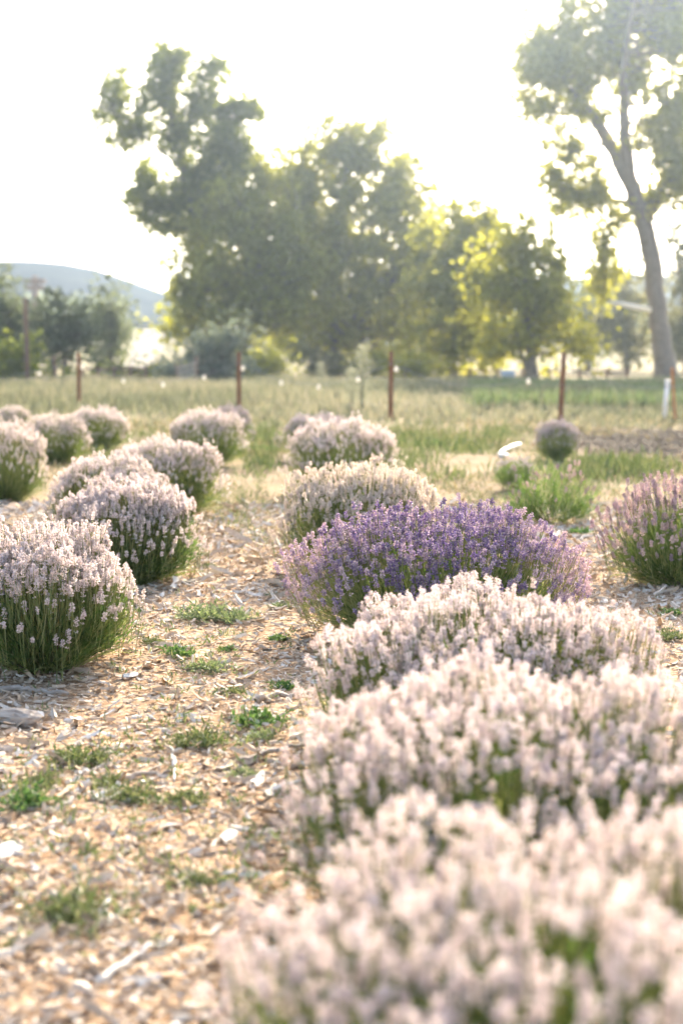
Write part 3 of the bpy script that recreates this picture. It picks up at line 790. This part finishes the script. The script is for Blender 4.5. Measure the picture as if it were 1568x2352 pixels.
def build_bush(name, label, pos, rx, ry, h, n, kind, fl, seed, nleaf=5200, own=0, side=.45, group=None, leafh=.66, upright=.55, rough=.08, lean=(0, 0), cat='lavender', smin=.85, smax=1.25):
    rg, th, tip, base, ctl, d = bush_data(rx, ry, h, n, nleaf, kind, seed, side, rough, upright, lean)
    pos = np.array([pos[0], pos[1], float(gz(pos[0], pos[1])) - .005])
    root = empty(name, pos); tag(root, label, cat, group)
    tp = spikes(kind)
    M3 = bases(d, rg); sc = rg.uniform(smin, smax, n); var = rg.random(n); tk = rg.integers(0, len(tp), n)
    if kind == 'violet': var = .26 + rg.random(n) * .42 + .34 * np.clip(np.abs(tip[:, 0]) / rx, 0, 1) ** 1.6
    # which spikes stand out: those turned to the viewer
    toward = unit(np.array([-pos[0], -pos[1], .8 - pos[2]]))
    score = tip @ toward + rg.random(n) * .12
    order = np.argsort(-score)
    mine, rest = order[:own], order[own:]
    if own:
        sm = spike_meshes(kind, fl)
        for i in mine:
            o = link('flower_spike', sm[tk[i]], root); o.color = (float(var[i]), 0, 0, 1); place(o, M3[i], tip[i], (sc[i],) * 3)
    mb = MB()
    for q in range(len(tp)):
        s = rest[tk[rest] == q]
        if len(s) == 0: continue
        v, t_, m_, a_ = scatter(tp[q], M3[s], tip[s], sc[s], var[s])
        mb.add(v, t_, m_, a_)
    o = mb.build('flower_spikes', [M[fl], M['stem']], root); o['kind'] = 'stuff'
    # stems
    stl = tp[0][0][:, 2].min()
    foot = tip + d * stl * sc[:, None] * .9
    K = 5
    t = np.linspace(0, 1, K)[None, :, None]
    C = (1 - t) ** 2 * base[:, None] + 2 * t * (1 - t) * ctl[:, None] + t ** 2 * foot[:, None]
    side_v = unit(np.cross(foot - base, rg.normal(size=(n, 3))))[:, None]
    wd = np.linspace(.0022, .0014, K)[None, :, None]
    A_, B_ = C - side_v * wd, C + side_v * wd
    V = np.stack([A_, B_], 2).reshape(-1, 3)
    one = []
    for i in range(K - 1): one += [(2 * i, 2 * i + 1, 2 * i + 3), (2 * i, 2 * i + 3, 2 * i + 2)]
    T = (np.array(one)[None] + (np.arange(n) * 2 * K)[:, None, None]).reshape(-1, 3)
    o = link('stems', mesh('stems', V, T, M['stem'], None, np.repeat(rg.random(n), 2 * K)), root); o['kind'] = 'stuff'
    # leaves: along imaginary leafy shoots that fill the lower dome
    ns = nleaf // 9
    c = rg.uniform(-.18, 1, ns); tt = np.arccos(c); pp = rg.uniform(0, 2 * math.pi, ns)
    f = leafh * rg.uniform(.72, 1.08, ns)
    zc = .30 * h
    tp_ = np.stack([rx * np.sin(tt) * np.cos(pp) * (f + .16), ry * np.sin(tt) * np.sin(pp) * (f + .16), np.maximum(zc + (h - zc) * np.cos(tt) * f, .02)], 1)
    tp_[:, 0] += lean[0] * tp_[:, 2]; tp_[:, 1] += lean[1] * tp_[:, 2]
    bs_ = tp_ * np.array([.35, .35, .12])
    u = rg.uniform(.25, 1.0, (ns, 9))
    P = bs_[:, None] + (tp_ - bs_)[:, None] * u[:, :, None] + rg.normal(size=(ns, 9, 3)) * .012
    dd = unit(tp_ - bs_)[:, None] + np.array([0, 0, .35]) + rg.normal(size=(ns, 9, 3)) * .38
    P = P.reshape(-1, 3); dd = dd.reshape(-1, 3); P[:, 2] = np.maximum(P[:, 2], .012)
    dd[:, 2] = np.maximum(dd[:, 2], .05)
    V, T = blades(P, dd, rg.uniform(.035, .085, len(P)), rg.uniform(.0035, .006, len(P)), rg, .05)
    o = link('foliage', mesh('foliage', V, T, M['lavleaf'], None, np.repeat(rg.random(len(P)), 4)), root); o['kind'] = 'stuff'
    # woody crown
    wb = MB()
    for i in range(16):
        a = rg.uniform(0, 2 * math.pi); l = rg.uniform(.3, .75)
        e = np.array([rx * l * math.cos(a), ry * l * math.sin(a), h * rg.uniform(.12, .4)])
        wb.tube([(e[0] * .08, e[1] * .08, -.01), e * np.array([.5, .5, .35]), e], [.009, .006, .003], 5)
    wb.build('woody_base', M['woody'], root)
    return root

G = 'lavender bushes of the field'
# middle row, from the camera outwards
build_bush('lavender_bush', 'very large out-of-focus pale pink lavender bush filling the bottom corner', (.345, 2.02), .54, .46, .55, 1350, 'pink', 'pink', 101, 7500, 300, .4, G, .74, .65, .14)
build_bush('lavender_bush', 'blurred pale pink lavender bush directly behind the bottom corner bush', (.44, 3.28), .61, .50, .53, 1650, 'pink', 'pink', 102, 7500, 300, .4, G, .74, .65, .13)
build_bush('lavender_bush', 'pale pink lavender bush directly in front of the violet one', (.46, 4.62), .57, .52, .475, 1900, 'pink', 'pink', 103, 7500, 300, .4, G, .74, .65, .12)
build_bush('lavender_bush', 'deep violet lavender bush in full bloom, sharpest in the row', (.45, 6.55), .68, .56, .58, 1750, 'violet', 'violet', 104, 8000, 300, .7, G, .62, .34, .14)
build_bush('lavender_bush', 'cream lavender bush half hidden behind the violet one', (.13, 8.5), .50, .46, .585, 1700, 'pink', 'cream', 105, 4500, 0, .4, G, .7)
# left row
build_bush('lavender_bush', 'pink lavender bush at the left edge, front of its row', (-1.245, 5.85), .40, .42, .555, 1700, 'pink', 'pink', 106, 10000, 300, .17, G, .78, .65, .12)
build_bush('lavender_bush', 'pale lavender bush with broad dark green front, second in the left row', (-1.24, 8.15), .43, .40, .56, 1700, 'pink', 'pink', 107, 10000, 300, .13, G, .80, .65, .10)
build_bush('lavender_bush', 'pale lavender bush just behind the broad dark green front, third in left row', (-1.62, 9.75), .41, .40, .57, 1500, 'far', 'pink', 108, 4000, 0, .3, G, .72)
build_bush('lavender_bush', 'pale lavender bush with dark green lower side, fourth in left row', (-1.44, 11.55), .49, .42, .595, 1700, 'far', 'pink', 109, 5000, 0, .3, G, .74)
# right row
build_bush('lavender_bush', 'loose mauve lavender bush with tall thin spikes at the right edge', (1.99, 8.1), .52, .48, .60, 560, 'mauve', 'mauve', 110, 9500, 280, .8, G, .70, .34, .15)

# bushes farther off share three shapes
def far_shape(seed, fl, n=1150):
    r = build_bush('lavender_bush', 'x y z w', (0, 0), .5, .5, .6, n, 'far', fl, seed, 4200, 0, .3, G, .76, smin=1.0, smax=1.4)
    return r
protos = {'a': far_shape(120, 'pink'), 'b': far_shape(121, 'pink'), 'c': far_shape(122, 'dusk')}
used = set()
def far_bush(key, label, px, base, hw, top, rz):
    D0 = gdist(base); rad = hw / F * D0; rad = hw / F * (D0 + rad)
    Yc = D0 + .8 * rad
    x = at(px, base, Yc)[0]; h = at(px, top, Yc)[2]
    p = protos[key]
    if key in used:
        r = p.copy(); COL.objects.link(r)
        for chd in [c for c in p.children]:
            c = chd.copy(); COL.objects.link(c); c.parent = r
    else:
        r = p; used.add(key)
    r.location = (x, Yc, float(gz(x, Yc)) - .005)
    r.rotation_euler = (0, 0, rz)
    r.scale = (rad / .5, rad / .5, h / .6)
    r['label'] = label
    return r
bpy.context.view_layer.update()
far_bush('a', 'large round pink lavender bush centre, behind the cream one', 790, 1147, 133, 968, .3)
far_bush('c', 'grey pink lavender bush hidden behind the large round centre bush', 735, 1062, 88, 955, 1.2)
far_bush('b', 'round lavender bush before the second fence post, last clear one of left row', 474, 1077, 92, 948, 2.2)
far_bush('c', 'greyish lavender bush peeping out behind the last clear one of left row', 530, 1045, 52, 937, 4.0)
far_bush('b', 'pink lavender bush cut by the left edge, largest of the outer row', 15, 1162, 98, 978, 5.1)
far_bush('a', 'lavender bush next to the one cut by the left edge', 130, 1070, 76, 957, 1.7)
far_bush('b', 'dome shaped lavender bush just below the first fence post', 226, 1037, 76, 940, .9)
far_bush('a', 'smallest pink lavender bush of the outer row, farthest left', 32, 1003, 44, 937, 3.3)
far_bush('c', 'small ball-shaped grey lavender bush near the third fence post', 1277, 1060, 52, 968, 2.9)

# young plants of the right row: green, hardly in flower
build_bush('young_lavender', 'loose green young lavender plant with few flowers in the right row', (1.62, 10.95), .34, .30, .46, 60, 'mauve', 'mauve', 130, 4200, 0, .6, None, .95, .5, .15)
build_bush('young_lavender', 'tiny dark green lavender plant left of the loose green one', (1.66, 13.6), .19, .18, .30, 70, 'far', 'dusk', 131, 1800, 0, .5, None, .8)

# ------------------------------------------------------------------ weeds on the path
def weed_mesh(kind, seed):
    rg = np.random.default_rng(seed)
    PP, DD, LL, WW = [], [], [], []
    ns = 60 if kind == 'mat' else 38
    for i in range(ns):
        a = rg.uniform(0, 2 * math.pi); r = math.sqrt(rg.random()) * .8
        b = np.array([r * math.cos(a) * .55, r * math.sin(a) * .55, 0])
        e = np.array([r * math.cos(a) + rg.normal() * .22, r * math.sin(a) + rg.normal() * .22, rg.uniform(.08, .52) * (1.15 - r * .7)])
        k = 16
        u = rg.uniform(.1, 1, k)
        P = b + (e - b) * u[:, None]
        D_ = unit(e - b) * .5 + rg.normal(size=(k, 3)) * .6 + np.array([0, 0, .35])
        PP.append(P); DD.append(D_); LL.append(rg.uniform(.12, .27, k) * (1.0 if kind == 'leafy' else .8)); WW.append(rg.uniform(.032, .058, k) * (1.3 if kind == 'leafy' else 1.0))
    P = np.concatenate(PP); P[:, 2] = np.maximum(P[:, 2], .01)
    Dd = np.concatenate(DD); Dd[:, 2] = np.maximum(Dd[:, 2], .02)
    V, T = blades(P, Dd, np.concatenate(LL), np.concatenate(WW), rg, .08)
    return V, T, np.repeat(rg.random(len(P)), 4)
WM = {}
for kind, mt in (('mat', 'weedgrey'), ('leafy', 'weed'), ('mixed', 'grass')):
    for s in range(2):
        v, t_, a_ = weed_mesh('leafy' if kind == 'leafy' else 'mat', 140 + s)
        WM[(kind, s)] = mesh('weed_clump', v, t_, M[mt], None, a_)
def weed(kind, s, px, py, rpx, label, zs=1.0, rz=0):
    q = gnd(px, py); r = rpx * q[1] / F
    o = link('weed_clump', WM[(kind, s)], None, (q[0], q[1], float(gz(q[0], q[1])) + .002))
    o.scale = (r * 1.45, r * 1.45, r * 1.15 * zs); o.rotation_euler[2] = rz
    tag(o, label, 'weed', 'weeds growing through the wood chips')
for i, wd_ in enumerate([
    ('mat', 0, 470, 1420, 62, 'broad pale grey green weed mat, upper middle of the path'),
    ('mat', 1, 530, 1425, 48, 'grey green weed mat touching the broad pale one on its right', ),
    ('mixed', 0, 350, 1488, 24, 'little upright weed left of the small weed group in mid path'),
    ('leafy', 0, 405, 1515, 38, 'small green weed tuft below the broad pale mat'),
    ('mat', 1, 480, 1545, 46, 'pale weed mat in the middle of the path between two green tufts'),
    ('leafy', 1, 520, 1492, 20, 'tiny bright weed above the pale mat in mid path'),
    ('leafy', 1, 590, 1672, 58, 'thick dark green weed, most vivid on the path'),
    ('mat', 0, 600, 1705, 34, 'silvery weed just in front of the vivid dark green one'),
    ('leafy', 0, 652, 1585, 32, 'dark green leafy weed beside the foot of the pink bush'),
    ('leafy', 1, 642, 1465, 24, 'small green weed right side of the path by the violet bush'),
    ('mat', 0, 640, 1400, 22, 'small grey green weed at the left foot of the violet bush'),
    ('leafy', 0, 622, 1372, 12, 'tiny weed left of the violet bush'),
    ('mixed', 1, 455, 1708, 60, 'yellow green weed tuft left of the vivid dark green one'),
    ('mixed', 0, 540, 1600, 26, 'flat grassy weed between vivid weed and pale mat'),
    ('mixed', 1, 180, 1745, 70, 'large loose green weed on the left of the path'),
    ('leafy', 0, 70, 1850, 62, 'dark green weed near the left edge, lower path'),
    ('mixed', 0, 95, 1800, 40, 'grassy weed just above the dark one at the left edge'),
    ('mat', 1, 560, 1782, 34, 'upright grey weed beside a white slab of wood'),
    ('mixed', 1, 430, 1840, 52, 'thin light green weed in the lower middle of the path'),
    ('mixed', 0, 300, 1835, 55, 'sparse green weed left of the thin light green one'),
    ('mixed', 1, 240, 1800, 40, 'sparse weed below the large loose one'),
    ('mixed', 0, 455, 2035, 40, 'blurred green weed in the bottom part of the path'),
    ('leafy', 1, 525, 2025, 22, 'small dark weed right of the blurred one, bottom path'),
    ('mixed', 1, 165, 2110, 80, 'blurred wide green weed at the lower left'),
    ('mixed', 0, 45, 2175, 34, 'blurred small weed at the left edge near the bottom'),
    ('leafy', 0, 320, 1405, 14, 'tiny blue green weed by the second left bush'),
    ('mixed', 1, 1530, 1480, 40, 'green weed on the chips right of the pink bush'),
    ('leafy', 0, 1545, 1415, 26, 'small green weed at the right edge below the mauve bush'),
    ('mixed', 0, 480, 1298, 16, 'tiny weed on the path beside the second left bush'),
    ('leafy', 1, 1330, 1232, 24, 'small green weed below the loose young lavender'),
    ]):
    kind, s, px, py, rp, lab = wd_
    weed(kind, s, px, py, rp, lab, 1.1, i * 1.3)
# stray sprigs too small to count
rg = np.random.default_rng(150)
PP, DD = [], []
for i in range(330):
    a, b = rg.uniform(20, 690), rg.uniform(1290, 2150)
    if rg.random() < .6:
        cx_, cy_ = [(500, 1430), (440, 1530), (560, 1690), (430, 1720), (200, 1760), (90, 1840), (380, 1840), (180, 2110), (470, 2030)][rg.integers(0, 9)]
        a, b = cx_ + rg.normal() * 75, cy_ + rg.normal() * 38
    q = gnd(a, b); k = rg.integers(4, 12); sz = rg.uniform(.02, .06)
    P = q + rg.normal(size=(k, 3)) * sz * .5; P[:, 2] = gz(P[:, 0], P[:, 1]) + .006 + rg.random(k) * sz * .5
    PP.append(P); DD.append(rg.normal(size=(k, 3)) * .7 + np.array([0, 0, .8]))
PP = np.concatenate(PP); DD = np.concatenate(DD); DD[:, 2] = np.abs(DD[:, 2]); n = len(PP)
V, T = blades(PP, DD, rg.uniform(.015, .045, n), rg.uniform(.004, .009, n), rg, .1)
o = link('small_weeds', mesh('small_weeds', V, T, M['grass'], None, np.repeat(rg.random(n), 4)))
tag(o, 'stray green sprigs coming up through the wood chips', 'weeds', kind='stuff')
# leafy green plants at the back
for i, (px, py, rp, lab) in enumerate([(905, 1030, 46, 'green leafy plant right of the large round centre bush'), (985, 1025, 50, 'low green plant in front of the third fence post'), (600, 1035, 42, 'low green plant between the two far lavender rows')]):
    q = gnd(px, py); r = rp * q[1] / F
    o = link('leafy_plant', WM[('leafy', i % 2)], None, (q[0], q[1], 0.0)); o.scale = (r, r, r * .7); o.rotation_euler[2] = i
    tag(o, lab, 'plant', 'green plants near the fence')

# ------------------------------------------------------------------ fence with string lights
fx = [(-330, 38.0, -.3), (180, 33.6, .4), (548, 30.6, .2), (897, 27.6, .3), (1288, 26.6, 2.2), (1700, 25.4, 0)]
fp = []
for (px, D, ln) in fx:
    fp.append((at(px, 815, D)[0], D, ln))
fence = empty('wire_fence', (fp[2][0], fp[2][1], 0))
tag(fence, 'wire fence on rusty brown posts across the field edge', 'fence')
fb = np.array([fp[2][0], fp[2][1], 0])
tops = []
rg = np.random.default_rng(90)
for (x, y, ln) in fp:
    h = CAM_H + .06 + rg.normal() * .02
    dx = math.tan(R(ln)) * h
    mb = MB()
    z = np.array([-.1, 0, h * .4, h * .8, h - .012, h])
    P = np.stack([x + dx * z / h, np.full(6, y), z], 1) - fb
    mb.tube(P, [.052, .052, .05, .046, .045, .036], 10)
    mb.build('post', M['rust'], fence, True)
    tops.append(np.array([x + dx, y, h]))
for hz in (.35, .75, 1.18):
    for i in range(len(fp) - 1):
        a = np.array([fp[i][0], fp[i][1] - .05, hz]) - fb; b = np.array([fp[i + 1][0], fp[i + 1][1] - .05, hz]) - fb
        t = np.linspace(0, 1, 5)[:, None]
        P = a + (b - a) * t; P[:, 2] -= .02 * np.sin(np.pi * t[:, 0])
        mb = MB(); mb.tube(P, .0022, 4); mb.build('wire', M['wire'], fence)
lights = empty('string_lights', (fp[1][0], fp[1][1], 0))
tag(lights, 'string of small white bulbs sagging from post to post along the fence', 'string lights')
lbase = np.array([fp[1][0], fp[1][1], 0])
cord = MB()
bulb = MB()
ang = np.linspace(0, 2 * math.pi, 11)[:-1]
prof = [(.004, .0), (.012, -.004), (.013, -.018), (.027, -.034), (.033, -.05), (.029, -.068), (.014, -.08), (.002, -.083)]
bv = 1.35 * np.array([(r * math.cos(a), r * math.sin(a), z) for (r, z) in prof for a in ang])
bt = []
for i in range(len(prof) - 1):
    for j in range(10):
        p, q = i * 10 + j, i * 10 + (j + 1) % 10
        bt += [(p, q, p + 10), (q, q + 10, p + 10)]
bm_ = mesh('bulb', bv, bt, M['bulb'], None, np.zeros(len(bv)), True)
for i in range(len(tops) - 1):
    a, b = tops[i].copy(), tops[i + 1].copy()
    a[2] -= .24; b[2] -= .24; a[1] -= .07; b[1] -= .07
    t = np.linspace(0, 1, 25)
    P = a + (b - a) * t[:, None]; P[:, 2] -= .42 * np.sin(np.pi * t)
    cord.tube(P - lbase, .006, 5)
    nb = 5 if i in (0,) else 4
    for k in range(nb):
        tt = (k + (.04 if k == 0 else .12)) / nb + .02
        q = a + (b - a) * tt; q[2] -= .42 * math.sin(math.pi * tt)
        if i >= 3 and k in (1, 2): continue
        link('bulb', bm_, lights, q - lbase + np.array([0, 0, -.004]))
cord.build('cord', M['wire'], lights)

# stakes at the right edge
p0 = at(1524, 958, 28.0); h = at(1524, 878, 28.0)[2]
mb = MB(); mb.tube([(0, 0, -.1), (0.02, 0, h * .5), (.05, 0, h)], .045, 8); mb.tube([(.05, 0, h), (.05, 0, h + .05)], [.06, .055], 8)
o = mb.build('white_stake', M['whitepvc'], None, True, (p0[0], 28.0, 0)); tag(o, 'white plastic stake beside the orange one at the right edge', 'stake')
h = at(1540, 846, 27.6)[2]; p0 = at(1550, 955, 27.6)
mb = MB(); mb.box((-.04, 0, h / 2 - .05), (.055, .035, h + .1), [[1, 0, -.09], [0, 1, 0], [.09, 0, 1]])
mb.tube([(-.085, 0, h - .01), (-.09, 0, h + .03)], [.03, .008], 4)
o = mb.build('orange_stake', M['orange'], None, False, (p0[0], 27.6, 0)); tag(o, 'thin orange wooden stake at the right edge', 'stake')

# pale plume weed at the fence
def plume(px, D, top, hw, label, seed):
    rg = np.random.default_rng(seed)
    b = at(px, 815, D); h = at(px, top, D)[2]; r = hw * D / F
    root = empty('plume_weed', (b[0], D, 0)); tag(root, label, 'weed')
    mb = MB()
    for i in range(7):
        a = rg.uniform(0, 6.28); mb.tube([(0, 0, 0), (.3 * r * math.cos(a), .3 * r * math.sin(a), h * .5), (r * .6 * math.cos(a), r * .6 * math.sin(a), h * rg.uniform(.75, .95))], [.008, .006, .003], 4)
    mb.build('stem', M['plume'], root)
    n = 650
    u = rg.random(n) ** .7
    P = np.stack([rg.normal(size=n) * r * .45 * (.35 + .65 * np.sin(np.pi * np.clip(u * .8 + .1, 0, 1))), rg.normal(size=n) * r * .45, u * h], 1)
    V, T = blades(P, np.stack([rg.normal(size=n) * .5, rg.normal(size=n) * .5, np.ones(n)], 1), rg.uniform(.05, .13, n), .012, rg, .1)
    o = link('plumes', mesh('plumes', V, T, M['plume'], None, np.repeat(rg.random(n), 4)), root); o['kind'] = 'stuff'
plume(832, 29.5, 795, 32, 'tall pale feathery weed left of the third fence post', 95)
plume(808, 30.5, 850, 22, 'shorter pale feathery weed beside the tall one', 96)
plume(735, 60, 835, 14, 'small pale weed below the tree line', 97)

# bent white pipe on the ground
P = np.array([gnd(1194, 1031), gnd(1175, 1034), gnd(1158, 1040), gnd(1147, 1047), gnd(1150, 1052), gnd(1162, 1050)])
P[:, 2] = np.array([.06, .05, .035, .03, .03, .03])
b = np.array([P[3][0], P[3][1], 0])
mb = MB()
t = np.linspace(0, 5, 22); Q = np.stack([np.interp(t, np.arange(6), P[:, c]) for c in range(3)], 1)
mb.tube(Q - b, .027, 8)
o = mb.build('plastic_pipe', M['whitepvc'], None, True, b); tag(o, 'short bent white plastic pipe lying on the grass', 'pipe')

# ------------------------------------------------------------------ old posts, rails, gate, pole beyond
def post(label, px, D, top, wpx, mat='fencewood'):
    b = at(px, 815, D); h = at(px, top, D)[2]; r = wpx / 2 * D / F
    mb = MB(); mb.tube([(0, 0, -.1), (.01, 0, h * .4), (-.01, 0, h * .8), (0, 0, h - r * .3), (0, 0, h)], [r * 1.1, r, r * .95, r * .9, r * .6], 9)
    o = mb.build('wooden_post', M[mat], None, True, (b[0], D, 0)); tag(o, label, 'post')
post('tall dark wooden post at the left beyond the fence', 62, 60, 684, 12)
post('short dark post right of the tall one', 125, 61, 816, 10)
def rail_fence(label, D, xs_, top, rails, mat='fencewood'):
    b = at(xs_[0], 815, D); root = empty('rail_fence', (b[0], D, 0)); tag(root, label, 'fence')
    bb = np.array([b[0], D, 0]); hp = at(xs_[0], top, D)[2]
    X = [at(x, 815, D)[0] for x in xs_]
    for x in X:
        mb = MB(); mb.tube(np.array([(x, D, -.1), (x, D, hp * .5), (x, D, hp)]) - bb, [.09, .085, .075], 8); mb.build('post', M[mat], root, True)
    for i in range(len(X) - 1):
        for z in rails:
            mb = MB(); mb.tube(np.array([(X[i], D - .09, z * hp), ((X[i] + X[i + 1]) / 2, D - .09, z * hp - .03), (X[i + 1], D - .09, z * hp + .01)]) - bb, .05, 7); mb.build('rail', M[mat], root, True)
rail_fence('old brown rail fence left of the pale track', 63, [190, 225, 262, 300, 335], 840, (.45, .85))
rail_fence('brown rail fence in the shade below the small green tree', 76, [930, 1010, 1080, 1142, 1200, 1260, 1330, 1395, 1440], 846, (.4, .8))
# leaning slatted gate
D = 58; b = at(406, 815, D); root = empty('wooden_gate', (b[0], D, 0)); tag(root, 'small wooden gate of slanting boards by the silvery shrub', 'gate')
x1 = at(450, 815, D)[0] - b[0]; h0 = at(406, 838, D)[2]; h1 = at(450, 818, D)[2]
for (xx, hh_) in ((0, h0), (x1, h1)):
    mb = MB(); mb.tube([(xx, 0, -.1), (xx, 0, hh_ * .5), (xx, 0, hh_)], [.08, .075, .07], 8); mb.build('post', M['fencewood'], root, True)
for k in range(4):
    z0 = .12 + k * (h0 - .15) / 3.6; z1 = z0 + .22
    L0 = math.hypot(x1, z1 - z0); c, s = x1 / L0, (z1 - z0) / L0
    mb = MB(); mb.box((x1 / 2, -.1, (z0 + z1) / 2), (L0, .03, .11), [[c, 0, -s], [0, 1, 0], [s, 0, c]]); mb.build('board', M['oldwood'], root)
# pale blue box by the far fence
b = at(1166, 815, 68); root = empty('metal_box', (b[0], 68, 0)); tag(root, 'pale blue metal box beside the small tree trunk', 'box')
mb = MB(); mb.box((0, 0, .28), (.62, .4, .5)); mb.build('body', M['bluebox'], root)
mb = MB(); mb.box((0, 0, .555), (.68, .46, .05)); mb.build('lid', M['bluebox'], root)
for sx_ in (-.24, .24):
    mb = MB(); mb.box((sx_, 0, .0), (.06, .34, .06)); mb.build('foot', M['fencewood'], root)
# power pole far off
D = 170; b = at(85, 815, D); zt = at(85, 634, D)[2]; k = D / F; z0 = float(gz(b[0], D))
root = empty('power_pole', (b[0], D, z0)); tag(root, 'distant power pole with crossarm above the left trees', 'pole')
mb = MB(); mb.tube([(0, 0, -.2), (0, 0, (zt - z0) * .5), (0, 0, zt - z0)], [.42, .38, .34], 8); mb.build('pole', M['fencewood'], root, True)
for dz, hw in ((-12, 24), (-26, 20)):
    mb = MB(); mb.box((0, -.17, zt - z0 + dz * k), (2 * hw * k, .3, .5)); arm = mb.build('crossarm', M['fencewood'], root)
    for f in (-.85, -.3, .3, .85):
        mb = MB(); mb.tube([(f * hw * k, -.17, zt - z0 + dz * k + .08), (f * hw * k, -.17, zt - z0 + dz * k + .3)], [.06, .04], 6); mb.build('insulator', M['bluebox'], arm)

# ------------------------------------------------------------------ haze
hb = MB(); hb.box((0, 1270, 75), (5240, 2680, 152))
hm = bpy.data.materials.new('haze'); hm.use_nodes = True
hn = hm.node_tree.nodes
hn.remove(hn['Principled BSDF'])
pv = hn.new('ShaderNodeVolumePrincipled')
pv.inputs['Color'].default_value = (.62, .79, 1.0, 1)
pv.inputs['Density'].default_value = .00046
pv.inputs['Anisotropy'].default_value = .78
hm.node_tree.links.new(pv.outputs[0], hn['Material Output'].inputs['Volume'])
hz = hb.build('haze', hm)
tag(hz, 'pale summer haze over the whole field', 'haze', kind='stuff')
